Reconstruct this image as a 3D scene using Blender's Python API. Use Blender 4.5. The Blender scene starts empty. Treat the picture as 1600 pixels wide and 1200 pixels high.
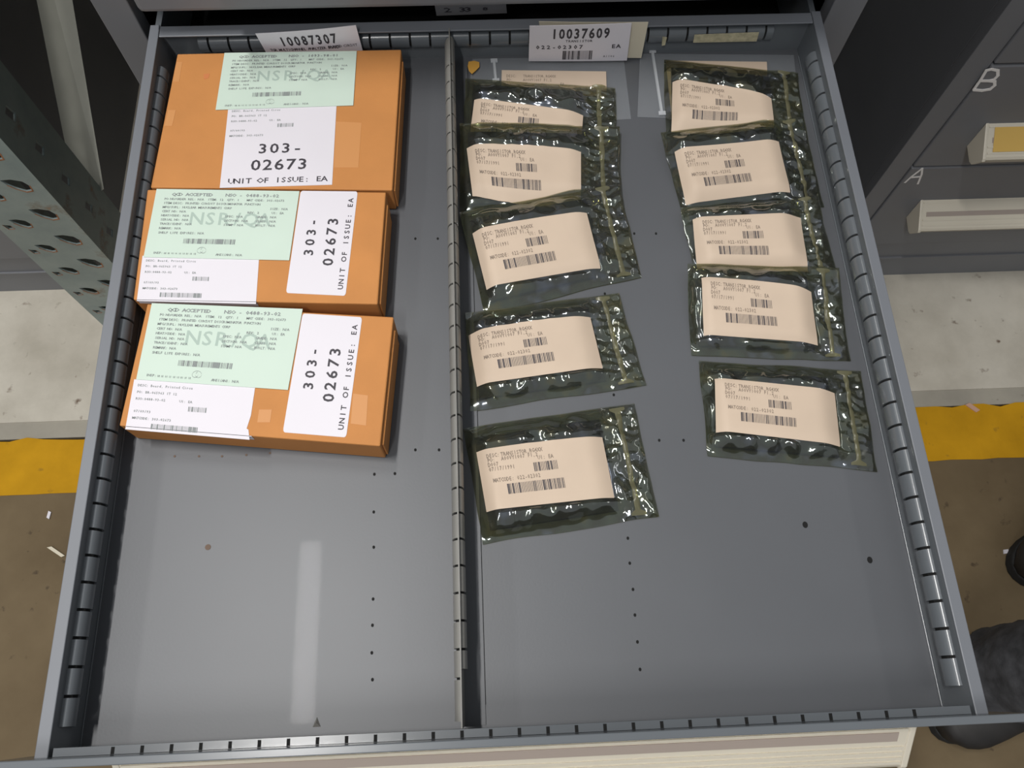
import bpy, bmesh, math, random
from math import sin, cos, pi, radians as R_
from mathutils import Vector, Matrix, noise, Euler

C = bpy.context.scene.collection
S = bpy.context.scene

# ------------------------------------------------------------------ camera
CAM = Vector((-0.0130, 0.0265, 0.6497)); ROT = Euler((0.3718, -0.0146, -0.0425), 'XYZ'); FPX = 1245.1
cd = bpy.data.cameras.new('camera'); cam = bpy.data.objects.new('camera', cd); C.objects.link(cam)
cam.location = CAM; cam.rotation_euler = ROT
cd.sensor_width = 36.0; cd.lens = FPX / 1600 * 36.0; cd.clip_start = 0.01; cd.clip_end = 60
S.camera = cam
RM = ROT.to_matrix()

# ------------------------------------------------------------------ world, lights, exposure
S.view_settings.view_transform = 'Standard'; S.view_settings.look = 'None'
S.view_settings.exposure = 0.0; S.view_settings.gamma = 1.0; S.view_settings.use_curve_mapping = False
W = bpy.data.worlds.new('world'); S.world = W; W.use_nodes = True
W.node_tree.nodes['Background'].inputs[0].default_value = (0.90, 0.95, 1.0, 1)
W.node_tree.nodes['Background'].inputs[1].default_value = 0.31

def area(name, loc, sx, sy, power, col=(1, 0.98, 0.95)):
    l = bpy.data.lights.new(name, 'AREA'); l.shape = 'RECTANGLE'; l.size = sx; l.size_y = sy
    l.energy = power; l.color = col
    o = bpy.data.objects.new(name, l); C.objects.link(o); o.location = loc
    return o
# rows of fluorescent fixtures under the warehouse ceiling, front to back; west and east are added fill
area('tube_row_main', (-0.845, 0.33, 3.0), 0.095, 0.76, 56)
area('tube_row_rear', (-0.86, 1.75, 3.0), 0.10, 1.2, 18)
area('fill_row_west', (-2.7, 0.6, 3.0), 0.30, 3.2, 26)  # unseen row, added for film glints and soft ambient
area('fill_row_east', (2.9, 0.9, 3.0), 0.30, 2.4, 9)  # weak unseen row, added for glints and fill as well
area('tube_row_front', (-0.7, -1.55, 3.0), 0.10, 1.2, 42)

# ------------------------------------------------------------------ helpers
def at(u, v, z=None, y=None):
    """point where the sight line through photo point (u, v) meets the level z (or the plane y)"""
    d = RM @ Vector(((u - 800) / FPX, (600 - v) / FPX, -1.0))
    t = (z - CAM.z) / d.z if z is not None else (y - CAM.y) / d.y
    return CAM + d * t

def lk(name, me, mat, parent=None):
    o = bpy.data.objects.new(name, me); C.objects.link(o)
    if mat is not None and not me.materials:
        me.materials.append(mat)
    if parent is not None: o.parent = parent
    return o
def tag(o, label=None, cat=None, group=None, kind=None):
    if label: o['label'] = label
    if cat: o['category'] = cat
    if group: o['group'] = group
    if kind: o['kind'] = kind
    return o
def thing(name, label, cat, group=None, loc=(0, 0, 0)):
    o = bpy.data.objects.new(name, None); C.objects.link(o); o.location = loc; o.empty_display_size = 0.02
    return tag(o, label, cat, group)

class MB:
    def __init__(s): s.v = []; s.f = []
    def add(s, vs, fs):
        n = len(s.v); s.v += [tuple(p) for p in vs]; s.f += [tuple(i + n for i in f) for f in fs]; return s
    def box(s, x0, x1, y0, y1, z0, z1):
        vs = [(x, y, z) for z in (z0, z1) for y in (y0, y1) for x in (x0, x1)]
        return s.add(vs, [(0, 2, 3, 1), (4, 5, 7, 6), (0, 1, 5, 4), (2, 6, 7, 3), (0, 4, 6, 2), (1, 3, 7, 5)])
    def hexa(s, low, high):
        return s.add(list(low) + list(high), [(3, 2, 1, 0), (4, 5, 6, 7)] + [(i, (i + 1) % 4, (i + 1) % 4 + 4, i + 4) for i in range(4)])
    def prism(s, poly, fn, a, b):
        """poly: 2D outline, fn(p, t) -> 3D; closed prism from t=a to t=b"""
        n = len(poly)
        vs = [fn(p, a) for p in poly] + [fn(p, b) for p in poly]
        return s.add(vs, [tuple(reversed(range(n))), tuple(range(n, 2 * n))] + [(i, (i + 1) % n, (i + 1) % n + n, i + n) for i in range(n)])
    def disc(s, c, r, h=0.0004, n=10, ry=None):
        ry = ry or r
        return s.prism([(c[0] + r * cos(2 * pi * k / n), c[1] + ry * sin(2 * pi * k / n)) for k in range(n)], lambda p, t: (p[0], p[1], t), c[2], c[2] + h)
    def mesh(s, name):
        me = bpy.data.meshes.new(name); me.from_pydata(s.v, [], s.f); me.validate()
        bm = bmesh.new(); bm.from_mesh(me); bmesh.ops.recalc_face_normals(bm, faces=bm.faces); bm.to_mesh(me); bm.free()
        return me
    def build(s, name, mat, parent=None, bevel=0, smooth=False, seg=2):
        me = s.mesh(name); o = lk(name, me, mat, parent)
        if smooth: me.shade_smooth()
        if bevel:
            m = o.modifiers.new('bevel', 'BEVEL'); m.width = bevel; m.segments = seg; m.limit_method = 'ANGLE'
            m.harden_normals = False
        return o

def nt(name):
    m = bpy.data.materials.new(name); m.use_nodes = True
    t = m.node_tree; return m, t, t.nodes['Principled BSDF']
def nd(t, k, **kw):
    n = t.nodes.new(k)
    for a, b in kw.items():
        if a in n.inputs: n.inputs[a].default_value = b
        else: setattr(n, a, b)
    return n
def coords(t, scale=(1, 1, 1)):
    tc = nd(t, 'ShaderNodeTexCoord'); mp = nd(t, 'ShaderNodeMapping'); mp.inputs['Scale'].default_value = scale
    t.links.new(tc.outputs['Object'], mp.inputs[0]); return mp.outputs[0]
def ramp(t, src, stops):
    r = nd(t, 'ShaderNodeValToRGB'); e = r.color_ramp.elements
    while len(e) < len(stops): e.new(0.5)
    for k, (p, c) in enumerate(stops): e[k].position = p; e[k].color = (*c, 1)
    t.links.new(src, r.inputs[0]); return r.outputs[0]
def mat(name, col, rough=0.5, metal=0.0, var=0.0, nscale=30, bump=0.0, bscale=400, coat=0.0, coatr=0.1, stretch=(1, 1, 1), spec=0.5):
    m, t, b = nt(name)
    b.inputs['Base Color'].default_value = (*col, 1); b.inputs['Roughness'].default_value = rough
    b.inputs['Metallic'].default_value = metal; b.inputs['Coat Weight'].default_value = coat; b.inputs['Coat Roughness'].default_value = coatr
    b.inputs['Specular IOR Level'].default_value = spec
    co = coords(t, stretch)
    if var:
        n = nd(t, 'ShaderNodeTexNoise', Scale=nscale, Detail=5.0); t.links.new(co, n.inputs['Vector'])
        c = ramp(t, n.outputs['Fac'], [(0.25, tuple(x * (1 - var) for x in col)), (0.75, tuple(min(1, x * (1 + var)) for x in col))])
        t.links.new(c, b.inputs['Base Color'])
    if bump:
        n2 = nd(t, 'ShaderNodeTexNoise', Scale=bscale, Detail=3.0); t.links.new(co, n2.inputs['Vector'])
        bp = nd(t, 'ShaderNodeBump', Strength=bump, Distance=0.0006); t.links.new(n2.outputs['Fac'], bp.inputs['Height']); t.links.new(bp.outputs[0], b.inputs['Normal'])
    return m

PAINT = mat('grey_enamel', (0.094, 0.099, 0.109), 0.46, var=0.05, nscale=8, bump=0.06, bscale=500, coat=0.009, coatr=0.035, spec=0.62)
PAINTW = mat('grey_enamel_wall', (0.12, 0.132, 0.145), 0.24, var=0.05, nscale=8, spec=0.6)
RIMM = mat('grey_enamel_lit_rim', (0.165, 0.175, 0.195), 0.4, var=0.04, nscale=8)  # same enamel, made lighter for the highlight along the rims
CABM = mat('cabinet_grey_enamel', (0.175, 0.180, 0.195), 0.45, var=0.08, nscale=5, bump=0.05)
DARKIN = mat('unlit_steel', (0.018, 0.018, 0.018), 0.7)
SLOT = mat('slot_void', (0.006, 0.006, 0.006), 0.9)
DIVM = mat('divider_zinc_paint', (0.215, 0.21, 0.195), 0.40, var=0.08, nscale=20)
CREAM = mat('cream_plastic', (0.62, 0.57, 0.47), 0.35, var=0.04, nscale=10)
CREAMD = mat('label_holder_groove', (0.36, 0.30, 0.26), 0.5)
YCARD = mat('yellow_card', (0.62, 0.40, 0.10), 0.6)
CARD = mat('cardboard', (0.54, 0.225, 0.062), 0.75, var=0.07, nscale=25, bump=0.2, bscale=300)
CARDL = mat('cardboard_tape', (0.60, 0.27, 0.09), 0.55)
CARDR = mat('cardboard_red_mark', (0.58, 0.195, 0.065), 0.75)
GREENP = mat('green_paper', (0.575, 0.69, 0.60), 0.6, var=0.03, nscale=15)
WHITEP = mat('white_paper', (0.73, 0.70, 0.75), 0.55, var=0.015, nscale=10)
TANP = mat('tan_paper', (0.60, 0.475, 0.365), 0.65, var=0.05, nscale=25)
CREAMP = mat('cream_card', (0.66, 0.60, 0.47), 0.65)
INK = mat('black_ink', (0.045, 0.04, 0.05), 0.6)
INKG = mat('grey_ink', (0.25, 0.27, 0.27), 0.7)
INKL = mat('watermark_ink', (0.40, 0.50, 0.44), 0.7)
INKT = mat('faded_ink', (0.24, 0.19, 0.15), 0.7)
WPAINT = mat('white_marker', (0.85, 0.82, 0.80), 0.7)
ORANGE = mat('orange_sticker', (0.62, 0.33, 0.06), 0.6)
TAPE = mat('old_masking_tape', (0.44, 0.40, 0.27), 0.7, var=0.3, nscale=180)
PARTD = mat('black_part', (0.012, 0.013, 0.013), 0.6)
RIV = mat('brown_rivet_hole', (0.13, 0.085, 0.06), 0.7)
JEANS = mat('black_denim', (0.055, 0.056, 0.062), 0.9, var=0.6, nscale=45, bump=0.6, bscale=300)
BOOT = mat('dark_boot_leather', (0.018, 0.016, 0.015), 0.6, var=0.3, nscale=30)
SOLE = mat('boot_sole', (0.015, 0.015, 0.015), 0.8)
SKIN = mat('skin', (0.5, 0.3, 0.2), 0.6)

# worn teal-grey rack post with orange rust
def rustmat():
    m, t, b = nt('teal_grey_rack_paint')
    co = coords(t)
    n = nd(t, 'ShaderNodeTexNoise', Scale=14.0, Detail=8.0, Roughness=0.65); t.links.new(co, n.inputs['Vector'])
    c = ramp(t, n.outputs['Fac'], [(0.3, (0.21, 0.27, 0.27)), (0.60, (0.29, 0.35, 0.34)), (0.67, (0.22, 0.22, 0.19)), (0.72, (0.36, 0.17, 0.09))])
    t.links.new(c, b.inputs['Base Color']); b.inputs['Roughness'].default_value = 0.45
    return m
RACK = rustmat()
RUST = mat('rusty_hole_rim', (0.34, 0.15, 0.07), 0.8, var=0.3, nscale=80)
LITBAND = mat('pale_olive_lit_band', (0.44, 0.44, 0.38), 0.6, var=0.12, nscale=12)  # pale colour carries the light of the band in the gap

def concrete(name, a, b_, stain, sc=6.0):
    m, t, b = nt(name)
    co = coords(t)
    n = nd(t, 'ShaderNodeTexNoise', Scale=sc, Detail=10.0, Roughness=0.62); t.links.new(co, n.inputs['Vector'])
    c = ramp(t, n.outputs['Fac'], [(0.30, a), (0.68, b_)])
    n2 = nd(t, 'ShaderNodeTexNoise', Scale=38.0, Detail=4.0); t.links.new(co, n2.inputs['Vector'])
    f = ramp(t, n2.outputs['Fac'], [(0.66, (0, 0, 0)), (0.76, (1, 1, 1))])
    mx = nd(t, 'ShaderNodeMix', data_type='RGBA'); t.links.new(f, mx.inputs['Factor']); t.links.new(c, mx.inputs['A']); mx.inputs['B'].default_value = (*stain, 1)
    t.links.new(mx.outputs['Result'], b.inputs['Base Color']); b.inputs['Roughness'].default_value = 0.7; b.inputs['Specular IOR Level'].default_value = 0.15
    bp = nd(t, 'ShaderNodeBump', Strength=0.3, Distance=0.003); t.links.new(n.outputs['Fac'], bp.inputs['Height']); t.links.new(bp.outputs[0], b.inputs['Normal'])
    return m
CONC = concrete('pale_concrete', (0.42, 0.385, 0.32), (0.62, 0.58, 0.50), (0.16, 0.11, 0.08))
JOINT = concrete('grey_joint_concrete', (0.28, 0.26, 0.22), (0.40, 0.37, 0.31), (0.10, 0.08, 0.06))
BROWN = concrete('brown_concrete', (0.115, 0.082, 0.045), (0.185, 0.138, 0.080), (0.05, 0.035, 0.025), 4.0)
YELL = concrete('yellow_floor_paint', (0.44, 0.225, 0.006), (0.60, 0.31, 0.010), (0.26, 0.14, 0.02), 9.0)

# antistatic shielding film: thin metallised plastic, partly see-through, olive in transmission
def film():
    m, t, b = nt('shielding_film')
    b.inputs['Base Color'].default_value = (0.13, 0.14, 0.125, 1)
    b.inputs['Metallic'].default_value = 0.9; b.inputs['Roughness'].default_value = 0.10
    b.inputs['Coat Weight'].default_value = 1.0; b.inputs['Coat Roughness'].default_value = 0.03; b.inputs['Coat IOR'].default_value = 1.7
    for k, v in (('Thin Film Thickness', 420.0), ('Thin Film IOR', 1.45)):
        if k in b.inputs: b.inputs[k].default_value = v
    co = coords(t)
    n = nd(t, 'ShaderNodeTexNoise', Scale=60.0, Detail=3.0); t.links.new(co, n.inputs['Vector'])
    mr = nd(t, 'ShaderNodeMapRange'); mr.inputs['To Min'].default_value = 60; mr.inputs['To Max'].default_value = 270
    t.links.new(n.outputs['Fac'], mr.inputs['Value'])
    if 'Thin Film Thickness' in b.inputs: t.links.new(mr.outputs[0], b.inputs['Thin Film Thickness'])
    nc = nd(t, 'ShaderNodeTexNoise', Scale=45.0, Detail=2.0); t.links.new(co, nc.inputs['Vector'])
    cc = ramp(t, nc.outputs['Fac'], [(0.30, (.42, .46, .55)), (0.45, (.28, .29, .28)), (0.58, (.32, .36, .33)), (0.68, (.42, .41, .30))]); t.links.new(cc, b.inputs['Base Color'])
    n3 = nd(t, 'ShaderNodeTexNoise', Scale=80.0, Detail=1.5); t.links.new(co, n3.inputs['Vector'])
    bp = nd(t, 'ShaderNodeBump', Strength=0.16, Distance=0.0012); t.links.new(n3.outputs['Fac'], bp.inputs['Height'])
    t.links.new(bp.outputs[0], b.inputs['Normal']); t.links.new(bp.outputs[0], b.inputs['Coat Normal'])
    tr = nd(t, 'ShaderNodeBsdfTransparent'); tr.inputs[0].default_value = (0.82, 0.81, 0.60, 1)
    mx = nd(t, 'ShaderNodeMixShader'); mx.inputs[0].default_value = 0.46
    t.links.new(tr.outputs[0], mx.inputs[1]); t.links.new(b.outputs[0], mx.inputs[2])
    t.links.new(mx.outputs[0], t.nodes['Material Output'].inputs[0])
    return m
FILM = film()
def clear(name, k, col=(0.93, 0.94, 0.95), rough=0.15):
    m, t, b = nt(name)
    b.inputs['Base Color'].default_value = (0.75, 0.77, 0.8, 1); b.inputs['Roughness'].default_value = rough
    co = coords(t); n = nd(t, 'ShaderNodeTexNoise', Scale=35.0, Detail=2.0); t.links.new(co, n.inputs['Vector'])
    bp = nd(t, 'ShaderNodeBump', Strength=0.5, Distance=0.003); t.links.new(n.outputs['Fac'], bp.inputs['Height']); t.links.new(bp.outputs[0], b.inputs['Normal'])
    tr = nd(t, 'ShaderNodeBsdfTransparent'); tr.inputs[0].default_value = (*col, 1)
    mx = nd(t, 'ShaderNodeMixShader'); mx.inputs[0].default_value = k
    t.links.new(tr.outputs[0], mx.inputs[1]); t.links.new(b.outputs[0], mx.inputs[2]); t.links.new(mx.outputs[0], t.nodes['Material Output'].inputs[0])
    return m
CLEAR = clear('clear_polythene', 0.10); CLEARZ = clear('clear_zip_rib', 0.45, rough=0.25)
ZIPM = clear('olive_zip_strip', 0.55, (0.6, 0.6, 0.38), 0.3)
ZIPM.node_tree.nodes['Principled BSDF'].inputs['Base Color'].default_value = (0.20, 0.19, 0.115, 1)

# ------------------------------------------------------------------ lettering: flat glyph shapes, monospaced
GL = {}
def glyph(ch, res=1, off=0.0):
    k = (ch, res, round(off, 3))
    if k not in GL:
        cu = bpy.data.curves.new('g', 'FONT'); cu.body = ch; cu.size = 1.0; cu.resolution_u = res; cu.align_x = 'CENTER'; cu.offset = off
        o = bpy.data.objects.new('g', cu)
        me = bpy.data.meshes.new_from_object(o)
        GL[k] = ([(v.co.x, v.co.y) for v in me.vertices], [tuple(p.vertices) for p in me.polygons])
        bpy.data.objects.remove(o); bpy.data.curves.remove(cu); bpy.data.meshes.remove(me)
    return GL[k]
def text2d(s, x, y, h, cw, sx=1.0, res=1, bold=0.0):
    """returns verts, faces in the plane; h = capital height, cw = cell width; y = baseline"""
    V = []; F = []
    k = h / 0.70
    for i, ch in enumerate(s):
        if ch == ' ': continue
        gv, gf = glyph(ch, res, min(.07, bold / k))
        n = len(V)
        V += [(x + (i + .5) * cw + a * k * sx, y + b * k) for a, b in gv]; F += [tuple(q + n for q in f) for f in gf]
    return V, F
def bars2d(x, y, w, h, n, rnd, fill=0.55):
    V = []; F = []; p = w / n
    for i in range(n):
        bw = p * rnd.choice((0.3, 0.3, 0.55, 0.8)) * fill / 0.5
        bw = min(bw, p * 0.85)
        k = len(V); X = x + i * p
        for q in range(5): V += [(X, y + h * q / 4), (X + bw, y + h * q / 4)]
        for q in range(4): F.append((k + 2 * q, k + 2 * q + 1, k + 2 * q + 3, k + 2 * q + 2))
    return V, F
class Print:
    def __init__(s): s.v = []; s.f = []
    def put(s, vf, rot=None):
        V, F = vf; n = len(s.v)
        s.v += V if rot is None else [rot(p) for p in V]; s.f += [tuple(i + n for i in f) for f in F]
    def build(s, name, mat_, parent, fn):
        me = bpy.data.meshes.new(name); me.from_pydata([fn(*p) for p in s.v], [], s.f); me.update()
        return lk(name, me, mat_, parent)

# ------------------------------------------------------------------ ground
G = -0.76
def slab(name, x0, x1, y0, y1, z0, z1, m, **kw):
    o = MB().box(x0, x1, y0, y1, z0, z1).build(name, m); tag(o, **kw); return o
tag(slab('floor', -4, 4, -3.5, 0.396, G - 0.05, G, BROWN), 'worn brown concrete aisle floor in front of the yellow stripe', kind='structure')
slab('floor', -4, 4, 0.50, 0.532, G - 0.05, G - 0.001, JOINT, label='narrow grey joint strip between pale slab and yellow stripe', kind='structure')
slab('floor', -4, 4, 0.532, 3.2, G - 0.05, G + 0.001, CONC, label='pale stained concrete slab under the cabinets', kind='structure')
# stripe with chipped far edge
rnd = random.Random(4)
n = 260; far = [(-4 + 8 * k / n, 0.498 + rnd.uniform(-.004, .004)) for k in range(n + 1)]
near = [(-4 + 8 * k / n, 0.394 + rnd.uniform(-.0015, .0015)) for k in range(n + 1)]
mb = MB(); vs = []; fs = []
for k in range(n + 1): vs += [(near[k][0], near[k][1], G + .0012), (far[k][0], far[k][1], G + .0012), (near[k][0], near[k][1], G - .04), (far[k][0], far[k][1], G - .04)]
for k in range(n):
    a = 4 * k; b = a + 4
    fs += [(a, b, b + 1, a + 1), (a + 2, a + 3, b + 3, b + 2), (a, a + 2, b + 2, b), (a + 1, b + 1, b + 3, a + 3)]
mb.add(vs, fs); tag(mb.build('floor_stripe', YELL), 'scuffed yellow painted safety stripe across the concrete floor', 'floor marking')
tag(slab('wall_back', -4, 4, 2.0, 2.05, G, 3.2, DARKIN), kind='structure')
# unseen deck added over the cabinets to shade the gaps between them
o = thing('shade_deck', 'dark pallet rack decking above the cabinets, over the gaps', 'shelf')
for k in range(5):
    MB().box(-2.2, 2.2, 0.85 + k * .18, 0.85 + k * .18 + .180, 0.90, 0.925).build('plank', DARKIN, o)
MB().box(-2.2, 2.2, 0.81, 0.850, 0.82, 0.925).build('beam', RACK, o)

# small litter on the floor
def scrap(px, lab, cat, m, ln, wd, ang, z=G + .0012):
    p = at(*px, z=z); o = MB()
    c, s_ = cos(ang), sin(ang)
    q = [(-ln, -wd), (ln * .8, -wd * .7), (ln, wd), (-ln * .7, wd * .8)]
    q = [(p.x + a * c - b * s_, p.y + a * s_ + b * c) for a, b in q]
    o.hexa([(a, b, z) for a, b in q], [(a, b, z + .002) for a, b in q]); tag(o.build('litter', m), lab, cat)
scrap((77, 805), 'tiny white paper scrap on the brown floor left of the drawer', 'scrap', WHITEP, .007, .003, 1.4)
scrap((88, 862), 'pale wood splinter on the brown floor left of the drawer', 'splinter', CREAMP, .018, .003, -.6)
scrap((1519, 637), 'pinkish chip lying on the far edge of the yellow stripe', 'chip', mat('pink_chip', (.55, .33, .24), .7), .013, .005, -.8)
scrap((1571, 862), 'small white crumb on the floor right of the drawer', 'crumb', WHITEP, .005, .004, 0)
scrap((1549, 990), 'small black pebble on the brown floor beside the dark trouser leg', 'pebble', PARTD, .006, .005, .3)

# ------------------------------------------------------------------ cabinets
HP = [(0, 0), (-.040, -.027), (-.0425, -.031), (-.030, -.054), (-.024, -.056), (0, -.051)]   # handle section: (out from the face, height)
def handle(par, x0, x1, yf, zt, card=None, hname='handle', k=1.0, groove=(.42, .58)):
    HP = [(a * k, b) for a, b in ((0, 0), (-.040, -.027), (-.0425, -.031), (-.030, -.054), (-.024, -.056), (0, -.051))]
    h = MB().prism(HP, lambda p, t: (t, yf + p[0], zt + p[1]), x0 + .004, x1 - .004).build(hname, CREAM, par, bevel=.0008)
    def on(a, off):   # a = 0..1 down the slanted face
        y = -.040 * k * a; z = -.027 * a; nrm = (-.56, .83)
        return (yf + y + nrm[0] * off, zt + z + nrm[1] * off)
    for a0, a1, m, nm, lab in ((groove[0], groove[1], CREAMD, 'label_groove', None),):
        s_ = MB(); pts = [on(a0, -.0006), on(a1, -.0006), on(a1, .0007), on(a0, .0007)]
        s_.prism(pts, lambda p, t: (t, p[0], p[1]), x0 + .012, x1 - .012); s_.build(nm, m, h)
    for a0 in ((.08, .68, .86) if groove[0] > .3 else (.04, .50, .64, .78, .90)):
        s_ = MB(); pts = [on(a0, -.0006), on(a0 + .05, -.0006), on(a0 + .05, .001), on(a0, .001)]
        s_.prism(pts, lambda p, t: (t, p[0], p[1]), x0 + .006, x1 - .006); s_.build('rib', CREAM, h)
    if card:
        s_ = MB(); pts = [on(.12, .0006), on(.85, .0006), on(.85, .0012), on(.12, .0012)]
        s_.prism(pts, lambda p, t: (t, p[0], p[1]), x0 + .014, x1 - .03); k = s_.build('card', YCARD, h); k['label'] = 'yellow card in the label holder'
    capp = [(p[0] * 1.06, p[1] * 1.04 + .001) for p in HP]
    for a, b in ((x0, x0 + .005), (x1 - .005, x1)):
        MB().prism(capp, lambda p, t: (t, yf + p[0], zt + p[1]), a, b).build('end_cap', CREAM, h, bevel=.001)
    return h
def cabinet(name, label, x0, x1, yf, depth, fronts, ztop, fr=.036, base=True, letters=()):
    o = thing(name, label, 'cabinet', loc=(0, 0, 0))
    b = MB()
    b.box(x0, x0 + .002, yf + .0202, yf + depth, G + .0, ztop).box(x1 - .002, x1, yf + .0202, yf + depth, G, ztop)
    b.box(x0 + .002, x1 - .002, yf + depth - .002, yf + depth, G, ztop).box(x0 + .002, x1 - .002, yf + .0202, yf + depth - .002, ztop - .002, ztop)
    b.build('body', CABM, o)
    for xa in (x0, x1 - fr): MB().box(xa, xa + fr, yf, yf + .02, G + .001, ztop + .001).build('frame_post', CABM, o, bevel=.001)
    if base:
        p = MB().box(x0 + fr, x1 - fr, yf + .002, yf + .02, G + .001, -.687).build('plinth', CABM, o)
        MB().box(x0 + fr, x1 - fr, yf - .0025, yf + .018, -.687, -.683).build('ledge', CABM, p, bevel=.001)
        MB().box(x0 + fr, x1 - fr, yf + .001, yf + .018, -.683, -.635).build('rail', CABM, p)
    for (za, zb, ht, card) in fronts:
        d = MB().box(x0 + fr + .0012, x1 - fr - .0012, yf - .003, yf + .015, za, zb - .0025).build('drawer_front', CABM, o, bevel=.002)
        if ht is not None:
            handle(d, x0 + fr + .060, x1 - fr - .06, yf - .003, ht, card)
    return o
YC = 0.781
rc = cabinet('drawer_cabinet', 'grey steel drawer cabinet right of the open drawer, marked A and B', 0.634, 1.374, YC, .75,
        [(-.631, -.395, -.487, False), (-.393, -.174, -.292, True), (-.172, .06, -.06, False), (.062, .30, .2, False), (.302, .50, .42, False)], .54)
lc = cabinet('drawer_cabinet', 'grey steel drawer cabinet low at the left edge behind the perforated post', -1.50, -0.76, .805, .75,
        [(-.631, -.395, None, False), (-.393, -.174, None, False), (-.172, .06, None, False), (.062, .30, None, False), (.302, .50, None, False)], .54)
# hand-painted letters on the right cabinet
def strokes(name, lines, yf, par, lab, r=.0020):
    mb = MB()
    kk = 0
    for ln in lines:
        P = [at(u, v, y=yf) for u, v in ln]
        for a, b in zip(P, P[1:]):
            d = (b - a); L = d.length; d.normalize(); e = Vector((-d.z, 0, d.x)) * r; a2 = a - d * r * .6; b2 = b + d * r * .6
            q = [a2 - e, b2 - e, b2 + e, a2 + e]
            kk += 1
            mb.hexa([(p.x, yf + .0004, p.z) for p in q], [(p.x, yf - .0005 - .00005 * kk, p.z) for p in q])
    o = mb.build(name, WPAINT, par); o['label'] = lab
yl = YC - .003
strokes('painted_letter', [[(1522, 139), (1532, 125), (1541, 110), (1550, 108), (1559, 110), (1559, 118), (1553, 124), (1545, 126), (1533, 126)],
                 [(1545, 126), (1554, 127), (1554, 133), (1547, 139), (1535, 141), (1522, 140)]], yl, rc, 'hand-painted white letter B')
strokes('painted_letter', [[(1414, 285), (1424, 276), (1441, 263), (1440, 272), (1434, 287)], [(1424, 277), (1437, 276)]], yl, rc, 'hand-painted white letter A', .0015)

# own cabinet around the open drawer: shell, frame posts, fronts above, drawers below
X0, X1, YF = -.378, .378, .655
oc = thing('drawer_cabinet', 'grey steel cabinet that the open drawer is pulled out of', 'cabinet')
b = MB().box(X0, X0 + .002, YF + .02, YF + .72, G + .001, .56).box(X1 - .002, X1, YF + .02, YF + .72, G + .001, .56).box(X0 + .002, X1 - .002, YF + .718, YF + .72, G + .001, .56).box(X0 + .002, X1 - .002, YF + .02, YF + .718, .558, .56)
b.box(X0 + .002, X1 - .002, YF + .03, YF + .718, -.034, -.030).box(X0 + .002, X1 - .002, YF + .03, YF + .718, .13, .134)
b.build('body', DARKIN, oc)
for xa in (X0, X1 - .034): MB().box(xa, xa + .034, YF, YF + .02, G + .001, .561).build('frame_post', CABM, oc, bevel=.0012)
for za, zb in ((.072, .30), (.303, .55), (-.25, -.03), (-.48, -.253), (-.72, -.483)):
    d = MB().box(-.330, .330, YF - .018, YF + .005, za, zb).build('drawer_front', CABM, oc, bevel=.006, seg=3)
    handle(d, -.27, .27, YF - .018, zb - .06)

# ------------------------------------------------------------------ rack upright at the left
rk = thing('rack_upright', 'worn teal-grey perforated steel rack post left of the open drawer', 'rack post')
PX0, PX1, PY0, PY1 = -.729, -.612, .70, .795
# front face with real holes: a grid of strips around them
ZB, ZT = G + .001, .80
def plate_holes(holes, x0, x1, z0, z1, to3):
    """flat plate with polygonal holes, triangulated by bmesh; to3 maps (x, z, side)"""
    bm = bmesh.new(); ed = []
    def loop(pts):
        vs = [bm.verts.new((p[0], p[1], 0)) for p in pts]
        for a, b in zip(vs, vs[1:] + vs[:1]): ed.append(bm.edges.new((a, b)))
    loop([(x0, z0), (x1, z0), (x1, z1), (x0, z1)])
    for h in holes: loop(h)
    bmesh.ops.triangle_fill(bm, use_beauty=True, edges=ed)
    V = [v.co.copy() for v in bm.verts]; idx = {v: i for i, v in enumerate(bm.verts)}
    F = [tuple(idx[v] for v in f.verts) for f in bm.faces]; E = [tuple(idx[v] for v in e.verts) for e in bm.edges if len(e.link_faces) == 1]
    bm.free(); n = len(V); mb = MB()
    mb.add([to3(v.x, v.y, 0) for v in V] + [to3(v.x, v.y, 1) for v in V], F + [tuple(i + n for i in reversed(f)) for f in F] + [(a, b, b + n, a + n) for a, b in E])
    return mb
def tear(cx, cz, s=1.0):   # leaf-shaped keyhole, point towards upper left
    return [(cx + a * s, cz + b * s) for a, b in ((-.017, .013), (-.002, .014), (.011, .009), (.015, 0), (.013, -.012), (.004, -.014), (-.006, -.007), (-.013, .002))]
def small(cx, cz): return [(cx + a, cz + b) for a, b in ((-.006, .006), (.004, .004), (.006, -.005), (-.003, -.006))]
H = []
HZ = [-.7 + .0695 * k for k in range(21)]
HZ = [z + .0095 for z in HZ]
for z in HZ:
    H.append(tear(-.645, z))
    H.append(tear(-.690, z - .022, .8)); H.append(small(-.713, z - .030))
post = plate_holes(H, PX0, PX1, ZB, ZT, lambda x, z, s: (x, PY0 + .003 * s, z)).build('front_flange', RACK, rk)
hr = MB()
for h in H:
    cx = sum(p[0] for p in h) / len(h); cz = sum(p[1] for p in h) / len(h)
    for (a, b) in zip(h, h[1:] + h[:1]):
        def sc(p, k): return (cx + (p[0] - cx) * k, cz + (p[1] - cz) * k)
        a1, b1, a2, b2 = sc(a, 1.0), sc(b, 1.0), sc(a, 1.13), sc(b, 1.13)
        if (a[1] + b[1]) / 2 < cz + .003:
            hr.add([(a1[0], PY0 - .0004, a1[1]), (b1[0], PY0 - .0004, b1[1]), (b2[0], PY0 - .0002, b2[1]), (a2[0], PY0 - .0002, a2[1]), (a1[0], PY0 + .001, a1[1]), (b1[0], PY0 + .001, b1[1])], [(0, 1, 2, 3), (0, 4, 5, 1)])
hr = hr.build('hole_rims', RUST, rk); hr['label'] = 'rusty bare-metal hole edges'; hr['kind'] = 'stuff'
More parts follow.
